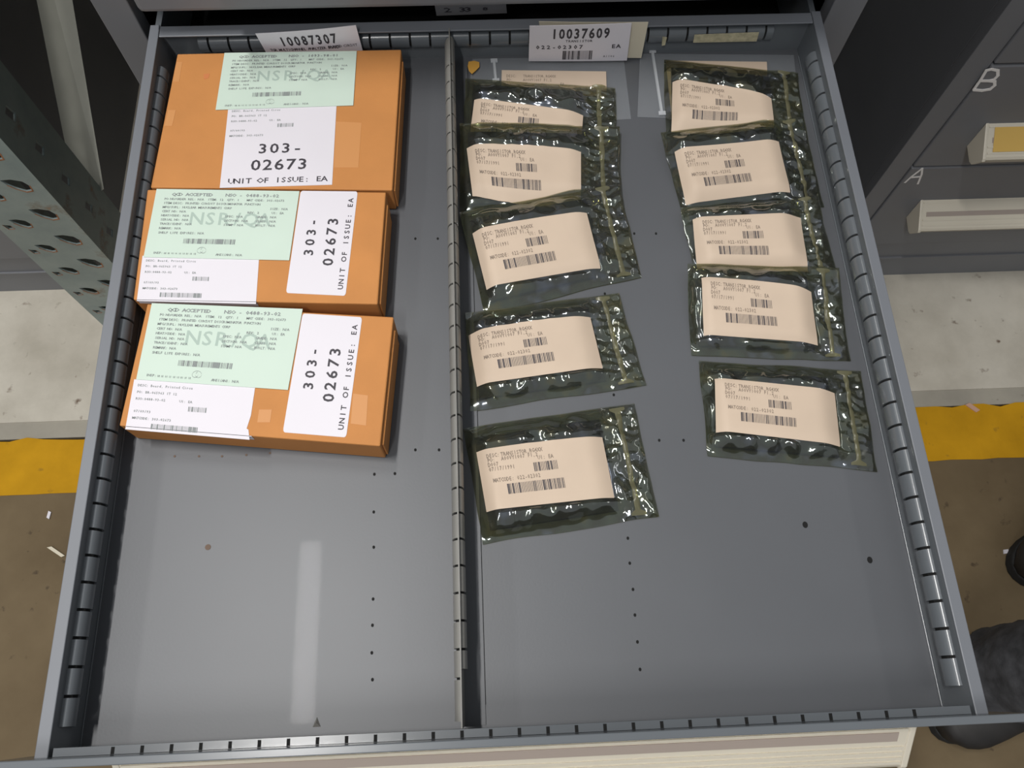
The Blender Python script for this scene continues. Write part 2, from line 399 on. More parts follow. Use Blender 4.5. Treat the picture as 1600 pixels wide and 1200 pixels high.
H2 = [[(PY0 + .045 + a, z + .02 + b) for a, b in ((-.008, .010), (.004, .012), (.008, -.008), (-.004, -.012))] for z in HZ]
plate_holes(H2, PY0 + .003, PY1, ZB, ZT, lambda y, z, s: (PX1 - .003 * s, y, z)).build('side_flange', RACK, rk)
MB().box(PX0, PX0 + .003, PY0 + .003, PY1, ZB, ZT).build('side_flange', RACK, rk)
MB().box(PX0 - .02, PX1 + .02, PY0 - .02, PY1 + .02, G + .001, G + .007).build('foot_plate', RACK, rk)
# wide flat strap added behind the post, standing in for a lit band
xb = -.632
A = [(.800, -.53), (.800, -.335), (1.30, .09), (1.30, -.09)]
def Yx(u, v, x):
    d = RM @ Vector(((u - 800) / FPX, (600 - v) / FPX, -1.0)); t = (x - CAM.x) / d.x; p = CAM + d * t; return p.y, p.z
xt, xl = -.665, -.605      # the strap leans up towards the lamp: upper edge further left than the lower one
def line3(a, b, x):
    a = (x,) + Yx(*a, x); b = (x,) + Yx(*b, x)
    def e(y): k = (y - a[1]) / (b[1] - a[1]); return Vector((x, y, a[2] + (b[2] - a[2]) * k))
    return e
up = line3((58, 0), (102, 222), xt); dn = line3((113, 0), (163, 300), xl)
BQ = [up(.79), up(1.30), dn(1.30), dn(.79)]
MB().hexa([p - Vector((.001, 0, .0005)) for p in BQ], BQ).build('brace', LITBAND, rk)['label'] = 'pale olive flat diagonal strap standing in for a lit band'

# ------------------------------------------------------------------ the open drawer
XW, D, DB, HR = .3235, .637, .646, .045
dr = thing('drawer', 'open shallow grey steel drawer holding three cartons and rows of silvery bags', 'drawer')
MB().box(-XW - .003, XW + .003, -.003, DB + .002, -.0015, 0).build('bottom_panel', PAINT, dr)
def hole_fit(pxs, r, name='hole', n=10, tall=1.25):
    for u, v in pxs:
        p = at(u, v, z=0); m = MB().disc((p.x, p.y, 0), r, .00025, n, r * tall).build(name, SLOT, dr)
for s in (-1, 1):
    w = MB().box(*(sorted((s * XW, s * (XW + .0012)))), -.002, DB, 0, HR - .001)
    w.build('side_wall', PAINTW, dr)
    MB().box(*(sorted((s * (XW - .0004), s * (XW + .0088)))), -.001, .652, HR - .0016, HR).build('side_rim', RIMM, dr, bevel=.0006)
    MB().box(*(sorted((s * (XW + .0076), s * (XW + .0088)))), 0, .652, -.02, HR - .0016).build('side_rail', PAINTW, dr)
    MB().box(*(sorted((s * (XW - .0002), s * (XW + .0055)))), .652, .80, -.02, HR - .003).build('slide_rail', PAINTW, dr)
    MB().box(*(sorted((s * (XW - .0012), s * XW))), .004, D, 0, .0016).build('bottom_lip', PAINTW, dr, bevel=.0004)
MB().box(-XW, XW, DB, DB + .0015, 0, HR - .001).build('back_wall', PAINTW, dr)
MB().box(-XW + .001, XW - .001, D, DB + .004, HR - .0016, HR).build('back_rim', RIMM, dr, bevel=.0006)
# slotted ridges: rounded strip cut by slots every 20 mm
def strip(par, name, fn, along0, along1, ticks, z0, z1, bulge, m=None, gap=.0016, base=-.0003, deep=.6):
    K = 12; prof = [(bulge * sin(pi * k / K), (z0 + z1) / 2 - (z1 - z0) / 2 * cos(pi * k / K)) for k in range(K + 1)]
    prof = [(base, z0)] + prof[1:-1] + [(base, z1)]
    cuts = [along0] + list(ticks) + [along1]; mb = MB()
    for i in range(len(cuts) - 1):
        a = cuts[i] + (gap / 2 if i else 0); b = cuts[i + 1] - (gap / 2 if i < len(cuts) - 2 else 0)
        mb.prism(prof, lambda p, t: fn(t, p[0], p[1]), a, b)
    o = mb.build(name, m or PAINTW, par, smooth=True)
    md = o.modifiers.new('split', 'EDGE_SPLIT'); md.split_angle = R_(40)
    sb = MB()
    for t in ticks:
        sb.prism([(base, z0), (bulge * deep, z0 + (z1 - z0) * .3), (bulge * deep, z1 - (z1 - z0) * .3), (base, z1)], lambda p, tt: fn(tt, p[0], p[1]), t - gap / 2, t + gap / 2)
    sb.build('slot', SLOT, o)
    return o
mg = (D - .56) / 2
ty = [mg + .02 * k for k in range(29)]
SZ0, SZ1 = .016, .035
strip(dr, 'slotted_strip', lambda t, b, z: (-XW + b, t, z), ty[0] - .02, ty[-1] + .012, ty, SZ0, SZ1, .0062, gap=.0022)
strip(dr, 'slotted_strip', lambda t, b, z: (XW - b, t, z), ty[0] - .02, ty[-1] + .012, ty, SZ0, SZ1, .0062, gap=.0022)
tx = [(k - 14) * .02 for k in range(29)]
strip(dr, 'slotted_strip', lambda t, b, z: (t, DB - b, z), tx[0] - .010, tx[-1] + .008, tx, SZ0, SZ1 - .001, .0065, gap=.0022)
cuts = [-XW + .003] + tx + [XW - .003]; mb = MB(); sb = MB()
mb.box(cuts[0], cuts[-1], -.0003, .0052, .034, .0438)
for a in tx: sb.box(a - .0012, a + .0012, -.0002, .0044, .036, .0440)
o = mb.build('slotted_strip', PAINTW, dr); sb.build('slot', SLOT, o)
# front panel: wide, a little taller than the rim
MB().box(-.352, .350, -.0060, -.0005, -.06, .066).build('front_panel', PAINTW, dr, bevel=.0007)
handle(dr, -.277, .277, -.0060, .050, k=.66, groove=(.14, .36))
hole_fit([(585, 741), (584, 800), (584, 855), (583, 936), (582, 977), (581, 1020), (582, 1062), (649, 373), (684, 373), (649, 703), (686, 703), (617, 740),
          (981, 841), (984, 880), (989, 921), (992, 961), (996, 1003), (1000, 1046), (991, 365), (1025, 365), (1030, 688), (1068, 688), (945, 459), (959, 617)], .0011, 'rivet_hole')
hole_fit([(1258, 820), (1359, 875)], .0022, 'rivet_hole')
for u, v in [(325, 855), (273, 713), (311, 713), (347, 713), (385, 711), (422, 708)]:
    p = at(u, v, z=0); r = .0024 if u == 325 else .0010
    o = MB().disc((p.x, p.y, 0), r, .0003, 10).build('rivet_hole', RIV, dr)
# drawer is built in level coordinates; small debris
p = at(495, 1129, z=0)
tag(MB().add([(p.x - .003, p.y - .003, .0001), (p.x + .003, p.y - .003, .0001), (p.x, p.y + .004, .0001), (p.x, p.y, .003)], [(0, 1, 2), (0, 3, 1), (1, 3, 2), (2, 3, 0)]).build('metal_chip', DIVM), 'tiny triangular chip on the drawer bottom near the front edge', 'chip')

# ------------------------------------------------------------------ divider
dv = thing('drawer_divider', 'slotted steel divider standing front to back in the open drawer', 'divider')
XD = -.040
MB().box(XD - .0006, XD + .0006, .0056, D + .002, .0006, .046).build('web', DIVM, dv, bevel=.0003)
dty = [mg + .02 * k for k in range(29)]
strip(dv, 'slotted_strip', lambda t, b, z: (XD - .0004 - b, t, z), .010, D - .004, dty, .016, .040, .0052, DIVM, .0018)
strip(dv, 'slotted_strip', lambda t, b, z: (XD + .0004 + b, t, z), .045, D - .004, dty[1:], .020, .042, .0040, DIVM, .0018)
MB().box(XD + .0006, XD + .016, .006, D - .004, .0001, .0012).build('base_flange', PAINT, dv)
MB().box(XD + .016, XD + .0164, .02, D - .004, .0001, .0009).build('flange_edge', SLOT, dv)

# ------------------------------------------------------------------ cartons
def quad3(px, z): return [at(u, v, z=z) for u, v in px]
def bil(q, a, b):   # q = TL, TR, BR, BL ; a across, b down
    t = q[0].lerp(q[1], a); k = q[3].lerp(q[2], a); return t.lerp(k, b)
def paper(name, par, px, z, m, lab=None, th=.0004, nx=1, ny=1, corner=False, outline=None):
    q = quad3(px, z)
    pts = outline or [(0, 0), (1, 0), (1, 1), (0, 1)]
    if corner:
        pts = []
        for cx, cy, s0 in ((.035, .03, 180), (.965, .03, 270), (.965, .97, 0), (.035, .97, 90)):
            for k in range(4):
                a = R_(s0 + 30 * k); pts.append((cx + .035 * cos(a), cy + .03 * sin(a)))
    P = [bil(q, a, b) for a, b in pts]
    mb = MB(); n = len(P)
    mb.add([(p.x, p.y, z) for p in P] + [(p.x, p.y, z + th) for p in P], [tuple(reversed(range(n))), tuple(range(n, 2 * n))] + [(i, (i + 1) % n, (i + 1) % n + n, i + n) for i in range(n)])
    o = mb.build(name, m, par)
    if lab: o['label'] = lab
    wmm = ((q[1] - q[0]).length + (q[2] - q[3]).length) / 2 * 1000; hmm = ((q[3] - q[0]).length + (q[2] - q[1]).length) / 2 * 1000
    def fn(x, y, zz=z + th + .00015):    # x, y in mm from top left, y downward
        p = bil(q, x / wmm, y / hmm); return (p.x, p.y, zz)
    return o, wmm, hmm, fn
def flip(vf): return ([(a, -b) for a, b in vf[0]], vf[1])
def T(pr, s, x, y, h, cw=None, sx=1.0, bold=0.0, res=1):
    """text with the top-left origin, y down (baseline at y)"""
    V, F = text2d(s, x, 0, h, cw or h * .95, sx, res, bold); pr.put(([(a, y - b) for a, b in V], F))
def Bc(pr, x, y, w, h, n, rr, fill=.5): pr.put(bars2d(x, y, w, h, n, rr, fill))
def green_print(o, w, h, fn, code):
    pr = Print(); rr = random.Random(3); k = h / 62.0; c = w / 118.0
    T(pr, 'QCD ACCEPTED', 14 * c, 6.2 * k, 2.7 * k, 2.75 * c, 1.2, .12); T(pr, 'NSO - ' + code, 58 * c, 6.2 * k, 2.7 * k, 2.75 * c, 1.2, .12)
    pr.build('printed_text', INKG, o, fn)
    pr = Print()
    L = [('PO NO/ORDER REL: N/A  ITEM: 12  QTY: 1', 8, 10.2), ('MAT CODE: 303-02673', 76, 10.2), ('ITEM DESC: PRINTED CIRCUIT DISCRIMINATOR FUNCTION', 8, 14), ('MFG/SUPL: NUCLEAR MEASUREMENTS CORP', 8, 17.8),
         ('SIZE: N/A', 96, 17.8), ('CERT NO: N/A', 8, 21.6), ('REV: 2', 78, 21.6), ('UI: EA', 98, 21.6), ('HEAT/CODE: N/A', 8, 25.4), ('SPEC: N/A', 60, 25.4), ('GRADE: N/A', 86, 25.4), ('SERIAL NO: N/A', 8, 29.2), ('SECTION: N/A', 60, 29.2), ('CLASS: N/A', 86, 29.2),
         ('TRACE/IDENT: N/A', 8, 33), ('STAMP: N/A', 60, 33), ('BUILT: N/A', 86, 33), ('REMARK: N/A', 8, 37), ('SHELF LIFE EXPIRES: N/A', 8, 41), ('INSP:', 7, 59), ('ANSI/ANI: N/A', 58, 59.5)]
    for s_, x, y in L: T(pr, s_, x * c, y * k, 1.9 * k, 1.62 * c, 1.0, .05)
    Bc(pr, 30 * c, 45 * k, 42 * c, 4.4 * k, 38, rr, .5)
    V = [(44 + 3 * cos(a * .6) + a * .25, 55 + 2.6 * sin(a * .6)) for a in range(18)]
    pv = []; pf = []
    for i, (x, y) in enumerate(V):
        pv += [(x * c, (y - .15) * k), (x * c, (y + .15) * k)]
        if i: pf.append((2 * i - 2, 2 * i, 2 * i + 1, 2 * i - 1))
    pr.put((pv, pf))
    for i in range(9): Bc(pr, (16 + i * 3) * c, 57.6 * k, 2.0 * c, 1.5 * k, 3, rr, .3)
    pr.build('printed_text', INKG, o, lambda x, y: (fn(x, y)[0], fn(x, y)[1], fn(x, y)[2] + .0001))
    pr = Print(); T(pr, 'NSR/QA', 32 * c, 32 * k, 11 * k, 11 * c, 1.0, .25, 2)
    wm = pr.build('watermark', INKL, o, lambda x, y: (fn(x, y)[0], fn(x, y)[1], fn(x, y)[2] - .0001)); wm['label'] = 'pale grey letters NSR/QA'
def white_print(o, w, h, fn, big=False, bar2=True, u=1.0):
    pr = Print(); rr = random.Random(7)
    for s_, x, y in (('DESC: Board, Printed Circu', 4, 6), ('PO: BR-065963 IT 12', 4, 12), ('RSO:0488-93-02', 4, 18), ('UI: EA', 40, 18), ('07/09/93', 4, 29), ('MATCODE: 303-02673', 4, 35)):
        T(pr, s_, x * u, y * u, 2.1 * u, 1.75 * u, 1.0, .06)
    Bc(pr, 48 * u, 21 * u, 15 * u, 4.2 * u, 12, rr, .55)
    if bar2: Bc(pr, 20 * u, 38 * u, 38 * u, 4.6 * u, 34, rr, .55)
    pr.build('printed_text', INKG if not big else INKG, o, fn)
def big_rot(o, w, h, fn):
    """large lettering reading bottom to top"""
    pr = Print()
    def put(s_, yb, start, hh, cw, sx=1.0, bold=.25):
        V, F = text2d(s_, 0, 0, hh, cw, sx, 2, bold)   # x along the text -> up the sheet; y up -> left
        pr.put(([(yb - b, start - a) for a, b in V], F))
    put('303-', w * .36, h * .66, w * .155, w * .20, 1.15)
    put('02673', w * .72, h * .745, w * .175, w * .20, 1.15)
    put('UNIT OF ISSUE: EA', w * .94, h * .95, w * .085, h * .052, 1.1, .12)
    pr.build('printed_text', INK, o, fn)
def carton(lab, px, z, hgt, flap_px=None, foot=None):
    o = thing('cardboard_carton', lab, 'box', 'brown cartons labelled 303-02673')
    q = [Vector((max(p.x, -.3168), p.y, p.z)) for p in quad3(px, z)]
    low = [Vector((p.x, p.y, .0008)) for p in q]
    order = (0, 3, 2, 1)
    MB().hexa([low[i] for i in order], [q[i] for i in order]).build('body', CARD, o, bevel=.0012)
    # outer right end flap folded over the end, a bit lower than the top
    e = (q[1] - q[2]).normalized(); nrm = Vector((e.y, -e.x, 0))
    a = q[1] - e * .010; b = q[2] + e * .003
    mb = MB(); mb.hexa([(a.x, a.y, .001), (b.x, b.y, .001), (b.x + nrm.x * .0018, b.y + nrm.y * .0018, .001), (a.x + nrm.x * .0018, a.y + nrm.y * .0018, .001)],
                       [(a.x, a.y, z - .005), (b.x, b.y, z - .005), (b.x + nrm.x * .0018, b.y + nrm.y * .0018, z - .006), (a.x + nrm.x * .0018, a.y + nrm.y * .0018, z - .006)])
    mb.build('end_flap', CARD, o, bevel=.0004)
    return o, q
# farthest
c1, q1_ = carton('brown carton farthest back, its big white label reading upright under the green one', ((277, 84), (627, 77), (613, 297), (235, 293)), .032, .032)
p1o = quad3(((268, 92), (277, 91), (240, 287), (235, 292)), .0322)
zz = .032
for px, m in ((((276, 97), (285, 97), (280, 128), (270, 128)), CARDL), (((263, 172), (275, 172), (269, 197), (257, 197)), CARDL), (((525, 190), (565, 192), (560, 262), (522, 262)), CARDL)):
    paper('tape_patch', c1, px, zz, m, th=.0002)
paper('red_mark', c1, ((318, 116), (328, 115), (326, 122), (319, 124)), zz, CARDR, th=.0002)
w1 = paper('white_label', c1, ((357, 168), (526, 163), (519, 289), (343.5, 294)), zz, WHITEP)
pr = Print()
ww, hh = w1[1], w1[2]
T(pr, '303-', ww * .30, hh * .595, hh * .115, ww * .105, 1.15, .22, 2); T(pr, '02673', ww * .25, hh * .80, hh * .125, ww * .105, 1.15, .22, 2)
T(pr, 'UNIT OF ISSUE: EA', ww * .07, hh * .955, hh * .06, ww * .052, 1.15, .12)
pr.build('printed_text', INK, w1[0], w1[3]); white_print(w1[0], ww, hh, w1[3], bar2=False, u=1.0)
g1 = paper('green_label', c1, ((351, 83), (557.5, 80), (552, 165), (337, 172)), zz + .0006, GREENP); green_print(*g1, '1093-98-01')
# middle
c2, q2_ = carton('middle brown carton, unlit tape-free top with mint green label touching a sideways white one', ((228, 296), (603, 300), (590, 475), (208, 468)), .035, .035)
c2['label'] = 'middle brown carton, between the farthest and the nearest ones'
zz = .035
w2 = paper('white_label', c2, ((223, 400), (405, 403), (400, 475.2), (214, 470.5)), zz, WHITEP); white_print(*w2, u=.95)
g2 = paper('green_label', c2, ((245, 295.5), (468, 299), (452, 407), (224.5, 402)), zz + .0006, GREENP); green_print(*g2, '0488-93-02')
b2 = paper('sideways_label', c2, ((470, 298.5), (559, 299.5), (540, 462.5), (447, 458)), zz, WHITEP, corner=True); big_rot(*b2)
# nearest
c3, q3_ = carton('nearest brown carton, bottom of its white label torn at the corner', ((230, 474.5), (615, 495), (594, 697), (186, 665)), .035, .035)
w3 = paper('white_label', c3, ((210, 593), (399, 604), (392, 687.5), (196, 671)), zz, WHITEP, outline=[(0, 0), (1, 0), (.985, .55), (.96, .80), (.975, .82), (.99, 1), (0, 1)]); white_print(*w3, u=1.0)
g3 = paper('green_label', c3, ((237.5, 474), (473, 483), (450, 609.5), (213, 593)), zz + .0006, GREENP); green_print(*g3, '0488-93-02')
b3 = paper('sideways_label', c3, ((473, 490), (566, 496), (541, 683.7), (442, 675.6)), zz, WHITEP, corner=True); big_rot(*b3)
# wrapped-over lower edges of the two small white labels
for c, q, w in ((c2, q2_, ((214, 470.5), (400, 475.2))), (c3, q3_, ((196, 671), (392, 687.5)))):
    a, b = (at(u, v, z=.035) for u, v in w)
    ed = (q[2] - q[3]).normalized(); nn = Vector((ed.y, -ed.x, 0))
    def on(p, z, o_): t = (p - q[3]).dot(ed); r = q[3] + ed * t + nn * o_; return (r.x, r.y, z)
    MB().hexa([on(a, .029, .0001), on(b, .027, .0001), on(b, .027, .0005), on(a, .029, .0005)], [on(a, .0354, .0001), on(b, .0354, .0001), on(b, .0354, .0005), on(a, .0354, .0005)]).build('label_fold', WHITEP, c)
paper('tape_patch', c3, ((405, 640), (425, 640), (422, 660), (402, 660)), zz, CARDL, th=.0002)
paper('tape_patch', c3, ((552, 615), (575, 618), (572, 665), (548, 662)), zz, CARDL, th=.0002)

# ------------------------------------------------------------------ bags
def sst(a, b, x):
    t = max(0.0, min(1.0, (x - a) / (b - a))); return t * t * (3 - 2 * t)
def inv(q, x, y):
    a = b = .5
    for _ in range(5):
        p = bil(q, a, b); dx, dy = x - p.x, y - p.y
        ta = (q[1] - q[0]) * (1 - b) + (q[2] - q[3]) * b; tb = (q[3] - q[0]) * (1 - a) + (q[2] - q[1]) * a
        det = ta.x * tb.y - ta.y * tb.x
        a += (dx * tb.y - dy * tb.x) / det; b += (ta.x * dy - ta.y * dx) / det
    return a, b
class Bag:
    def __init__(s, px, lpx, T_=.013, zb=0.0, behind=None, seed=1, bow=(0, 0), amp=1.0):
        s.q = [Vector((p.x, p.y, 0)) for p in quad3(px, .004)]; s.T = T_; s.zb = zb; s.behind = behind; s.seed = seed; s.amp = amp
        s.l = [Vector((p.x, p.y, 0)) for p in quad3(lpx, .004 + T_ * .75 + zb * .3)]; s.bow = bow
    def base(s, x, y, b):
        z = .0006
        if s.behind:
            h = s.behind.top_at(x, y)
            if h is not None: z = max(z, h + .0014)
        return max(z, .0006 + s.zb * (1 - b) ** 2 * (1 if b < 1 else 0))
    def lmask(s, x, y):
        a, b = inv(s.l, x, y)
        d = max(abs(a - .5) * 2, abs(b - .5) * 2)
        return 1 - sst(1.0, 1.16, d)
    def thick(s, a, b, x, y, wr=True):
        ea = min(a / .05, (0.84 - a) / .10 if a < .84 else 0); eb = min(b, 1 - b)
        pa = 1 - (1 - sst(0, 1, min(1, max(0, ea * .5)))) ; 
        pa = sst(0, .12, a) * (1 - sst(.66, .86, a)); pb = sst(0, .30, b) * (1 - sst(.74, 1.0, b))
        t = .0012 + s.T * pa ** .8 * pb ** .8
        if wr:
            lm = 1 - s.lmask(x, y)
            edge = sst(0, .04, a) * sst(0, .02, 1 - a) * sst(.01, .13, b) * sst(.01, .13, 1 - b)
            if a > .8: edge = max(edge, sst(0, .03, b) * sst(0, .03, 1 - b) * sst(0, .02, 1 - a) * .8)
            P = Vector((a * 2.5 + s.seed * 7.3, b * 1.45 - s.seed * 3.1, s.seed))
            w = noise.ridged_multi_fractal(P * 1.25, 1.0, 2.1, 4, 1.0, 2.0) * .0021
            w += (1 - abs(noise.noise(P * 3.3)) * 2.6) * .0027
            if a > .70:   # many small cross ripples around the zip
                rz = sst(.70, .80, a)
                w = w * (1 - rz * .3) + rz * (1 - 2.2 * abs(noise.noise(Vector((a * 14, b * 13 + s.seed * 5, s.seed * 2))))) * .0019
            t += max(-t * .7, w * s.amp * (lm * .92 + .03) * edge)
        return t
    def top(s, a, b, wr=True):
        p = bil(s.q, a, b); return p.x, p.y, s.base(p.x, p.y, b) + s.thick(a, b, p.x, p.y, wr)
    def top_at(s, x, y):
        a, b = inv(s.q, x, y)
        if -.02 <= a <= 1.02 and -.02 <= b <= 1.02:
            a = min(1, max(0, a)); b = min(1, max(0, b)); return s.base(x, y, b) + s.thick(a, b, x, y)
        return None
    def edge_wob(s, a, b):
        k = noise.noise(Vector((a * 4 + s.seed, b * 4, 3.3))) * .0013
        return k
    def build(s, lab, rows):
        o = thing('shielding_bag', lab, 'bag', 'silvery antistatic bags with tan labels')
        NX, NY = 84, 54; V = []; F = []
        for j in range(NY + 1):
            for i in range(NX + 1):
                a, b = i / NX, j / NY
                x, y, z = s.top(a, b)
                k = s.edge_wob(a, b); ea = 1 - sst(0, .12, min(a, 1 - a)); eb = 1 - sst(0, .12, min(b, 1 - b))
                V.append((x + k * ea, y + k * eb * 1.1, z))
        for j in range(NY):
            for i in range(NX):
                n = j * (NX + 1) + i; F.append((n, n + NX + 1, n + NX + 2, n + 1))
        N = len(V)
        # underside follows the base
        V2 = []
        for j in range(0, NY + 1, 3):
            for i in range(0, NX + 1, 3):
                x, y, z = V[j * (NX + 1) + i]; zb_ = s.base(x, y, j / NY); V2.append((x, y, min(zb_, z - .0004)))
        mx = NX // 3 + 1; my = NY // 3 + 1
        F2 = [(N + j * mx + i, N + j * mx + i + 1, N + (j + 1) * mx + i + 1, N + (j + 1) * mx + i) for j in range(my - 1) for i in range(mx - 1)]
        me = bpy.data.meshes.new('film'); me.from_pydata(V + V2, [], F + F2); me.update(); me.shade_smooth(); lk('film', me, FILM, o)
        # dark packed part under the label
        mb = MB(); cs = []
        for a, b in ((.05, .10), (.78, .10), (.78, .90), (.05, .90)):
            p = bil(s.q, a, b); cs.append(p)
        def prt(p, f):
            a, b = inv(s.q, p.x, p.y); return s.base(p.x, p.y, b) + .0005 + f
        NXc, NYc = 16, 10; pv = []; pf = []
        for f in (0, 1):
            for j in range(NYc + 1):
                for i in range(NXc + 1):
                    p = bil(cs, i / NXc, j / NYc); a, b = inv(s.q, p.x, p.y); B = s.base(p.x, p.y, b)
                    tt = s.thick(a, b, p.x, p.y, False)
                    pv.append((p.x, p.y, B + .0004 + f * max(.0003, tt * .78 - .0016)))
        M = (NXc + 1) * (NYc + 1)
        for f in (0, 1):
            for j in range(NYc):
                for i in range(NXc):
                    n = f * M + j * (NXc + 1) + i; fc = (n, n + 1, n + NXc + 2, n + NXc + 1); pf.append(fc if f == 0 else fc[::-1])
        def rim(idx):
            for a_, b_ in zip(idx, idx[1:]): pf.append((a_, b_, b_ + M, a_ + M))
        rim(list(range(NXc + 1))); rim([j * (NXc + 1) + NXc for j in range(NYc + 1)]); rim([NYc * (NXc + 1) + i for i in range(NXc, -1, -1)]); rim([j * (NXc + 1) for j in range(NYc, -1, -1)])
        me = bpy.data.meshes.new('packed_part'); me.from_pydata(pv, [], pf); me.update()
        pp = lk('packed_part', me, PARTD, o); pp['label'] = 'dark packed part seen through the film'
        # zip strip, a raised rib along the right end with crimped ends
        zv = []; zf = []; n = 40
        for k in range(n + 1):
            b = .03 + .94 * k / n
            wd = (.014 + .005 * noise.noise(Vector((b * 5, s.seed, 0)))) if .06 < b < .94 else .045
            for a in (.885 - wd, .885 - wd * .45, .885 + wd * .45, .885 + wd):
                x, y, z = s.top(a, b); zv.append((x, y, z + (.0011 if abs(a - .885) < wd * .6 else .0003)))
            if k:
                for c in range(3): q = 4 * (k - 1) + c; zf.append((q, q + 4, q + 5, q + 1))
        me = bpy.data.meshes.new('zip_seal'); me.from_pydata(zv, [], zf); me.update(); me.shade_smooth(); z_ = lk('zip_seal', me, ZIPM, o); z_['label'] = 'opaque olive zip strip'
        # paper label
        def lab3(u, v, off=.0007):
            p = bil(s.l, u, v); dn = (s.l[3] - s.l[0]).normalized(); 
            p = p + dn * (s.bow[0] * (1 - v) + s.bow[1] * v) * 4 * u * (1 - u)
            a, b = inv(s.q, p.x, p.y); a = min(1, max(0, a)); b = min(1, max(0, b))
            tt = s.thick(a, b, p.x, p.y)
            return (p.x, p.y, s.base(p.x, p.y, b) + tt + off)
        NX, NY = 30, 16; V = [lab3(i / NX, j / NY) for j in range(NY + 1) for i in range(NX + 1)]
        F = [(j * (NX + 1) + i, (j + 1) * (NX + 1) + i, (j + 1) * (NX + 1) + i + 1, j * (NX + 1) + i + 1) for j in range(NY) for i in range(NX)]
        me = bpy.data.meshes.new('paper_label'); me.from_pydata(V, [], F); me.update(); me.shade_smooth(); L = lk('paper_label', me, TANP, o)
        bag_print(L, lambda u, v: lab3(u, v, .00105), s.seed)
        return o
def bag_print(L, fn, seed):
    pr = Print(); rr = random.Random(5)
    f2 = lambda x, y: fn(x / 100.0, y / 50.0)
    for s_, x, y in (('DESC:', 7, 8.0), ('TRANSISTOR,RG4XX', 18, 8.0), ('PO:', 7, 11.6), ('A00VY1007 F1,2', 18, 11.6), ('D007', 7, 15.4), ('07/17/1991', 7, 19.2), ('UI: EA', 46, 14.4), ('MATCODE: 022-02302', 9, 28.6)):
        T(pr, s_, x, y, 3.2, 2.05, .70, .06)
    pr.build('printed_text', INKT, L, f2)
    pr = Print(); Bc(pr, 42, 16.5, 19, 7.2, 16, rr, .5); Bc(pr, 19, 31, 45, 8.2, 36, rr, .5); pr.build('barcode', INK, L, f2)

# flat clear bags at the back
def flatbag(lab, px, zip_px, z=.0004, h=.0012):
    o = thing('clear_bag', lab, 'bag')
    q = quad3(px, z); NX, NY = 30, 20; V = []; F = []
    for f in (0, 1):
        for j in range(NY + 1):
            for i in range(NX + 1):
                p = bil(q, i / NX, j / NY); e = sst(0, .08, min(i / NX, 1 - i / NX)) * sst(0, .08, min(j / NY, 1 - j / NY))
                V.append((p.x, p.y, z + f * (.0002 + e * h * (.6 + noise.noise(Vector((i * .4, j * .4, z * 900)))))))
    M = (NX + 1) * (NY + 1)
    for f in (0, 1):
        for j in range(NY):
            for i in range(NX):
                n = f * M + j * (NX + 1) + i; fc = (n, n + 1, n + NX + 2, n + NX + 1); F.append(fc if f == 0 else fc[::-1])
    me = bpy.data.meshes.new('film'); me.from_pydata(V, [], F); me.update(); me.shade_smooth(); lk('film', me, CLEAR, o)
    a, b = at(*zip_px[0], z=z), at(*zip_px[1], z=z); d = (b - a).normalized(); e = Vector((-d.y, d.x, 0)) * .0016
    MB().hexa([(p.x, p.y, z + .0016) for p in (a - e, b - e, b + e, a + e)], [(p.x, p.y, z + .0030) for p in (a - e * .5, b - e * .5, b + e * .5, a + e * .5)]).build('zip_rib', CLEARZ, o)
    for p in (a, b):
        e2 = e * 2.2; d2 = d * .0022
        MB().hexa([(k.x, k.y, z + .0014) for k in (p - e2 - d2, p + e2 - d2, p + e2 + d2, p - e2 + d2)], [(k.x, k.y, z + .0028) for k in (p - e2 - d2, p + e2 - d2, p + e2 + d2, p - e2 + d2)]).build('zip_end', CLEARZ, o)
    return o, q
fb1, fq1 = flatbag('flat clear zip bag over a tan label, below the 10037609 card', ((738, 92), (974, 88), (986, 186), (727, 200)), ((772, 97), (775, 128)))
# tan slip inside it
tp = paper('tan_label', fb1, ((784, 110), (947, 112), (948, 150), (783, 150)), .0026, TANP)
tp[0]['label'] = 'tan label, its lower half covered by the first silvery bag'
pr = Print()
for s_, x, y in (('DESC:', 5, 9), ('TRANSISTOR,RG4XX', 22, 9), ('PO:', 5, 14), ('A00VY1007 F1,2', 22, 14), ('EA', 60, 19)):
    T(pr, s_, x, y, 3.4, 2.1, .7, .06)
pr.build('printed_text', INKT, tp[0], tp[3])
fb2, fq2 = flatbag('flat clear zip bag lying under the farthest bag of the right-hand row', ((1000, 84), (1240, 86), (1252, 190), (996, 183)), ((1019, 82), (1034, 179)), z=.0008)
tp2 = paper('tan_label', fb2, ((1040, 95), (1198, 97), (1202, 190), (1050, 190)), .0032, TANP); tp2[0]['label'] = 'tan label mostly hidden under the silvery bag'
# orange sticker under the first clear bag
q = at(740, 104, z=.0035)
outl = [(q.x + a / 1000, q.y + b / 1000) for a, b in ((-5, 6), (1, 7), (6, 5), (6, -1), (2, -6), (-2, -10), (-5, -6), (-6, 0))]
tag(MB().prism(outl, lambda p, t: (p[0], p[1], t), .0036, .0042).build('orange_sticker', ORANGE), 'small ragged orange sticker at the corner behind the divider', 'sticker')

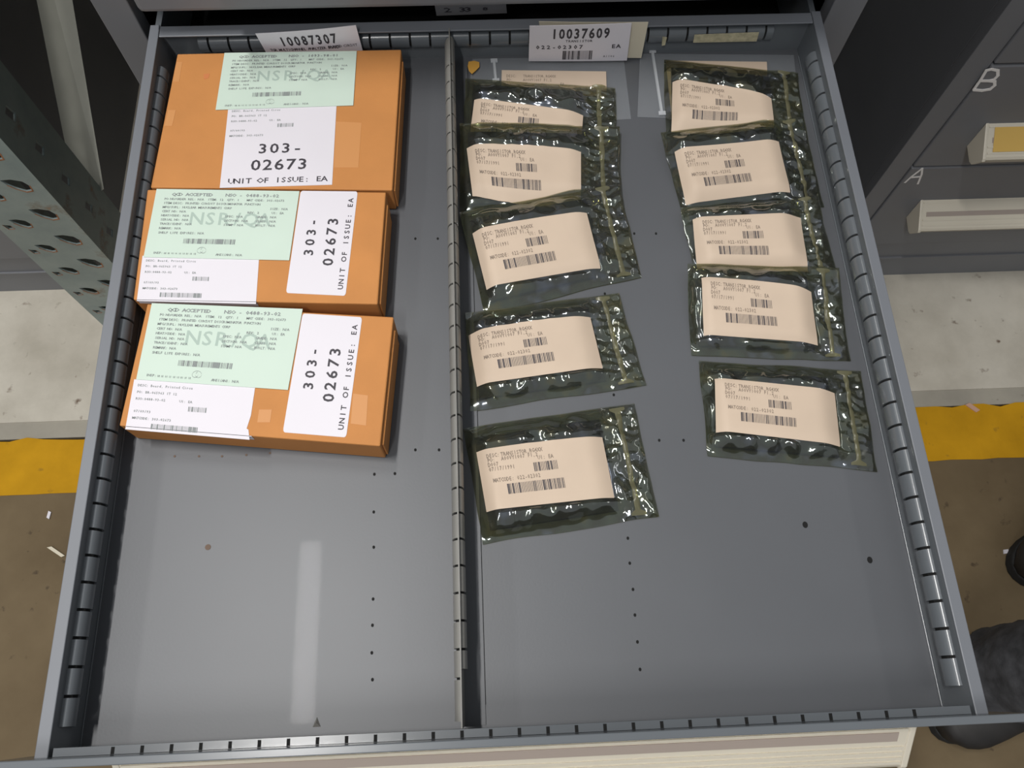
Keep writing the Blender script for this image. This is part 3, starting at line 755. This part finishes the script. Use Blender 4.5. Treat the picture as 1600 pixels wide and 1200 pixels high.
L1 = Bag(((728, 126), (961, 141), (965, 222), (722, 222)), ((741, 154), (912, 175), (908, 232), (732, 215)), .010, .006, None, 1, amp=1.2)
L2 = Bag(((719, 200), (966, 206), (973, 322), (719, 332)), ((729, 228), (908, 236), (909, 311), (738, 300)), .011, .010, L1, 2, (-.0015, .004))
L3 = Bag(((719, 336), (966, 292), (1004, 430), (757, 489)), ((738, 361), (917, 332), (940, 413), (760, 446)), .012, .008, L2, 3, (-.001, 0))
L4 = Bag(((727, 489), (967, 459), (1011, 600), (736, 640)), ((731, 518), (923, 493), (943, 572), (745, 600)), .011, .003, L3, 4, (-.0015, 0))
L5 = Bag(((724, 668), (992, 629), (1031, 806), (755, 849)), ((744, 704), (942, 681), (961, 776), (760, 798)), .012, 0, None, 5, (-.001, 0), 1.3)
R1 = Bag(((1037, 95), (1246, 116), (1262, 218), (1041, 214)), ((1052, 124), (1207, 150), (1213, 192), (1052, 196)), .011, .004, None, 6, (-.001, .005))
R2 = Bag(((1030, 215), (1252, 190), (1290, 320), (1068, 330)), ((1055, 234), (1218, 219), (1240, 292), (1076, 309)), .012, .010, R1, 7, (.001, 0))
R3 = Bag(((1061, 330), (1275, 312), (1310, 425), (1090, 432)), ((1083, 341), (1255, 334), (1270, 415), (1094, 412)), .011, .008, R2, 8)
R4 = Bag(((1072, 418), (1306, 425), (1331, 563), (1082, 553)), ((1096, 434), (1270, 453), (1285, 532), (1102, 520)), .012, .010, R3, 9, (-.001, 0))
R5 = Bag(((1093, 562), (1347, 578), (1374, 735), (1107, 711)), ((1118, 590), (1309, 610), (1317, 695), (1121, 673)), .012, 0, None, 10)
names = ['first', 'second', 'third', 'fourth', 'fifth']
for k, bg in enumerate((L1, L2, L3, L4, L5)):
    bg.build(['silvery bag with tan label farthest back in the row beside the divider', 'second silvery bag from the back beside the divider, left edge of its label bent',
              'middle silvery bag of the row beside the divider, label tilted up to the right', 'second nearest silvery bag in the row beside the divider',
              'nearest silvery bag in the row beside the divider, lowest of all ten'][k], k)
for k, bg in enumerate((R1, R2, R3, R4, R5)):
    bg.build(['silvery bag farthest back in the right-hand row, over a tan label', 'second silvery bag from the back in the right-hand row',
              'middle silvery bag of the right-hand row, straight label in full view', 'second nearest silvery bag in the right-hand row, overlapping the one behind',
              'nearest silvery bag in the right-hand row, lying clear of the others'][k], k)

# ------------------------------------------------------------------ cards leaning on the back wall
def card(name, lab, cat, bl, br, tr, tl, m, th=.0005, curve=0.0, edge=None):
    o = thing(name, lab, cat); N = 12; V = []; F = []
    def fn(a, b, off=0.0):      # a across, b from the bottom up
        lo = bl.lerp(br, a); hi = tl.lerp(tr, a); p = lo.lerp(hi, b)
        n_ = (br - bl).cross(tl - bl).normalized()
        if n_.y > 0: n_ = -n_
        p = p + n_ * (off + curve * 4 * a * (1 - a)); return (p.x, p.y, p.z)
    for off in (0, th):
        for j in range(N + 1):
            for i in range(N + 1): V.append(fn(i / N, j / N, off))
    M = (N + 1) ** 2
    for f in (0, 1):
        for j in range(N):
            for i in range(N):
                k = f * M + j * (N + 1) + i; q = (k, k + 1, k + N + 2, k + N + 1); F.append(q if f else q[::-1])
    for idx in ([i for i in range(N + 1)], [j * (N + 1) + N for j in range(N + 1)], [N * (N + 1) + i for i in range(N, -1, -1)], [j * (N + 1) for j in range(N, -1, -1)]):
        for a, b in zip(idx, idx[1:]): F.append((a, b, b + M, a + M))
    me = bpy.data.meshes.new('sheet'); me.from_pydata(V, [], F); me.update(); s_ = lk('sheet', me, m, o)
    return o, s_, (lambda a, b: fn(a, b, th + .0002))
c_, s_, fn = card('paper_card', 'cream card leaning on the back wall behind the white 10037609 card', 'card', at(850, 86, z=.006), at(1002, 90, z=.004), at(1013, 34, z=.0555), at(842, 33, z=.0560), CREAMP, curve=.0006)
c_, s_, fn = card('stock_card', 'white stock card printed 10037609 leaning on the drawer back wall', 'card', at(826, 95, z=.0045), at(979.5, 94, z=.0045), at(987, 35.5, z=.060), at(827.5, 40, z=.060), WHITEP, curve=.0004)
pr = Print(); rr = random.Random(11)
T(pr, '10037609', 21, 18, 13, 7.4, .62, .55, 2); T(pr, '022-02307', 6, 33, 5.2, 5.4, .95, .2); T(pr, 'EA', 82, 33, 5.2, 5, .95, .2)
T(pr, 'TRANSISTOR', 36, 23.5, 3.2, 2.7, .8, .1); T(pr, 'A1106', 75, 46, 2.6, 2.4, .9, .03)
Bc(pr, 34, 36, 30, 13, 26, rr, .5)
pr.build('printed_text', INK, s_, lambda x, y: fn(x / 100, 1 - y / 52))
c_, s_, fn = card('stock_card', 'white stock card printed 10087307 behind the farthest carton', 'card', Vector((-.2215, .636, .003)), Vector((-.1275, .6365, .003)), at(556, 39, z=.0565), at(399, 52, z=.051), WHITEP, curve=.0012)
pr = Print()
T(pr, '10087307', 19, 19, 12, 7.4, .62, .55, 2); T(pr, 'TGR MULTICHANNEL ANALYZER BOARD', 6, 26.5, 3.6, 2.3, .8, .1); T(pr, 'PRINTED CIRCUIT', 66, 25.5, 3.2, 2.0, .8, .05)
pr.build('printed_text', INK, s_, lambda x, y: fn(x / 100, 1 - y / 52))
# blurred grey-white card inside the cabinet behind the back wall
c_, s_, fn = card('stock_card', 'grey-white card standing in the dark behind the drawer back wall', 'card', at(682, 24, z=.036), at(792, 20, z=.036), at(790, -2, z=.060), at(678, 1, z=.060), mat('grey_white_card', (.30, .29, .30), .7), curve=0)
pr = Print(); T(pr, '2', 12, 40, 16, 10, 1, .3); T(pr, '33', 34, 40, 16, 8, 1, .3); T(pr, '8', 66, 38, 12, 8, 1, .3)
pr.build('printed_text', INK, s_, lambda x, y: fn(x / 100, 1 - y / 52))
# masking tape remnants on the back strip
def tape(pxq, lab):
    P = [at(u, v, y=DB - .0062) for u, v in pxq]
    tag(MB().hexa([(p.x, DB - .0062, p.z) for p in P], [(p.x, DB - .0068, p.z) for p in P]).build('masking_tape', TAPE), lab, 'tape')
tape(((1083, 66), (1182, 64), (1186, 50), (1085, 54)), 'long yellowed masking tape remnant on the slotted back strip')
tape(((1034, 71), (1039, 70), (1042, 58), (1035, 57)), 'tiny tape scrap on the back strip beside the cream card')

# ------------------------------------------------------------------ person standing right of the drawer (legs in view)
pe = thing('person', 'person in black jeans and dark boots standing right of the drawer, legs only', 'person')
def tube(rings, name, m, par, n=20, sub=1):
    """rings: (centre, rx, ry, dirx) stacked"""
    V = []; F = []
    for k, (c, rx, ry) in enumerate(rings):
        for i in range(n):
            a = 2 * pi * i / n; f = 1 + .05 * noise.noise(Vector((cos(a) * 1.5 + k * .9, sin(a) * 1.5, c[2] * 14)))
            V.append((c[0] + rx * cos(a) * f, c[1] + ry * sin(a) * f, c[2]))
    for k in range(len(rings) - 1):
        for i in range(n):
            F.append((k * n + i, k * n + (i + 1) % n, (k + 1) * n + (i + 1) % n, (k + 1) * n + i))
    F += [tuple(reversed(range(n))), tuple(range((len(rings) - 1) * n, len(rings) * n))]
    return V, F
def trousers():
    mb = MB()
    for cy, ang, bx in ((.022, .0, .775), (.22, 0, .97)):
        rings = []
        for k in range(15):
            z = G + .075 + k * .058; t = k / 14
            fold = .006 * sin(k * 2.3) * (1 - t)
            rings.append(((bx + .06 * t ** 1.5 + fold, cy + (.10 - cy) * t * .35, z), .080 - .020 * sin(pi * min(1, t * 1.4)) + .022 * t + fold, .072 - .010 * sin(pi * min(1, t * 1.4)) + .022 * t))
        V, F = tube(rings, '', None, None); mb.add(V, F)
    V, F = tube([((.955, .10, .05), .095, .15), ((.96, .10, .10), .11, .17), ((.965, .10, .16), .12, .18), ((.965, .10, .24), .11, .165)], '', None, None, 28); mb.add(V, F)
    o = mb.build('jeans', JEANS, pe, smooth=True)
    md = o.modifiers.new('remesh', 'REMESH'); md.mode = 'VOXEL'; md.voxel_size = .010; md.use_smooth_shade = True
    tx_ = bpy.data.textures.new('folds', 'CLOUDS'); tx_.noise_scale = .05
    dm = o.modifiers.new('folds', 'DISPLACE'); dm.texture = tx_; dm.strength = .022; dm.mid_level = .5
trousers()
def boot(heel, toe, name='boot'):
    h = Vector((heel[0], heel[1], 0)); t = Vector((toe[0], toe[1], 0)); d = (t - h); L = d.length; d.normalize(); e = Vector((-d.y, d.x, 0))
    n = 22; V = []; F = []; K = 14
    for k in range(K + 1):
        s = k / K; w = .036 + .016 * sin(pi * min(1, s * .95)) if s < .75 else .050 * math.sqrt(max(.02, 1 - ((s - .70) / .315) ** 2))
        hgt = (.125 - .05 * sst(.30, .62, s) - .030 * sst(.6, 1, s)) if s > .05 else .10
        c = h + d * L * s
        for i in range(n):
            a = 2 * pi * i / n; y = cos(a) * w; z = (sin(a) * .5 + .5) ** .75 * hgt
            V.append((c.x + e.x * y, c.y + e.y * y, G + .018 + z))
    for k in range(K):
        for i in range(n): F.append((k * n + i, k * n + (i + 1) % n, (k + 1) * n + (i + 1) % n, (k + 1) * n + i))
    F += [tuple(reversed(range(n))), tuple(range(K * n, (K + 1) * n))]
    o = MB().add(V, F).build(name, BOOT, pe, smooth=True)
    outl = []
    for k in range(24):
        a = 2 * pi * k / 24; c = h.lerp(t, .5) + d * cos(a) * L * .515 + e * sin(a) * .052 * (1 if cos(a) > -.3 else .8); outl.append((c.x, c.y))
    MB().prism(outl, lambda p, z: (p[0], p[1], z), G + .0015, G + .024).build('sole', SOLE, o, bevel=.003)
boot((.86, .03), (.690, -.060)); boot((1.04, .225), (.885, .19))
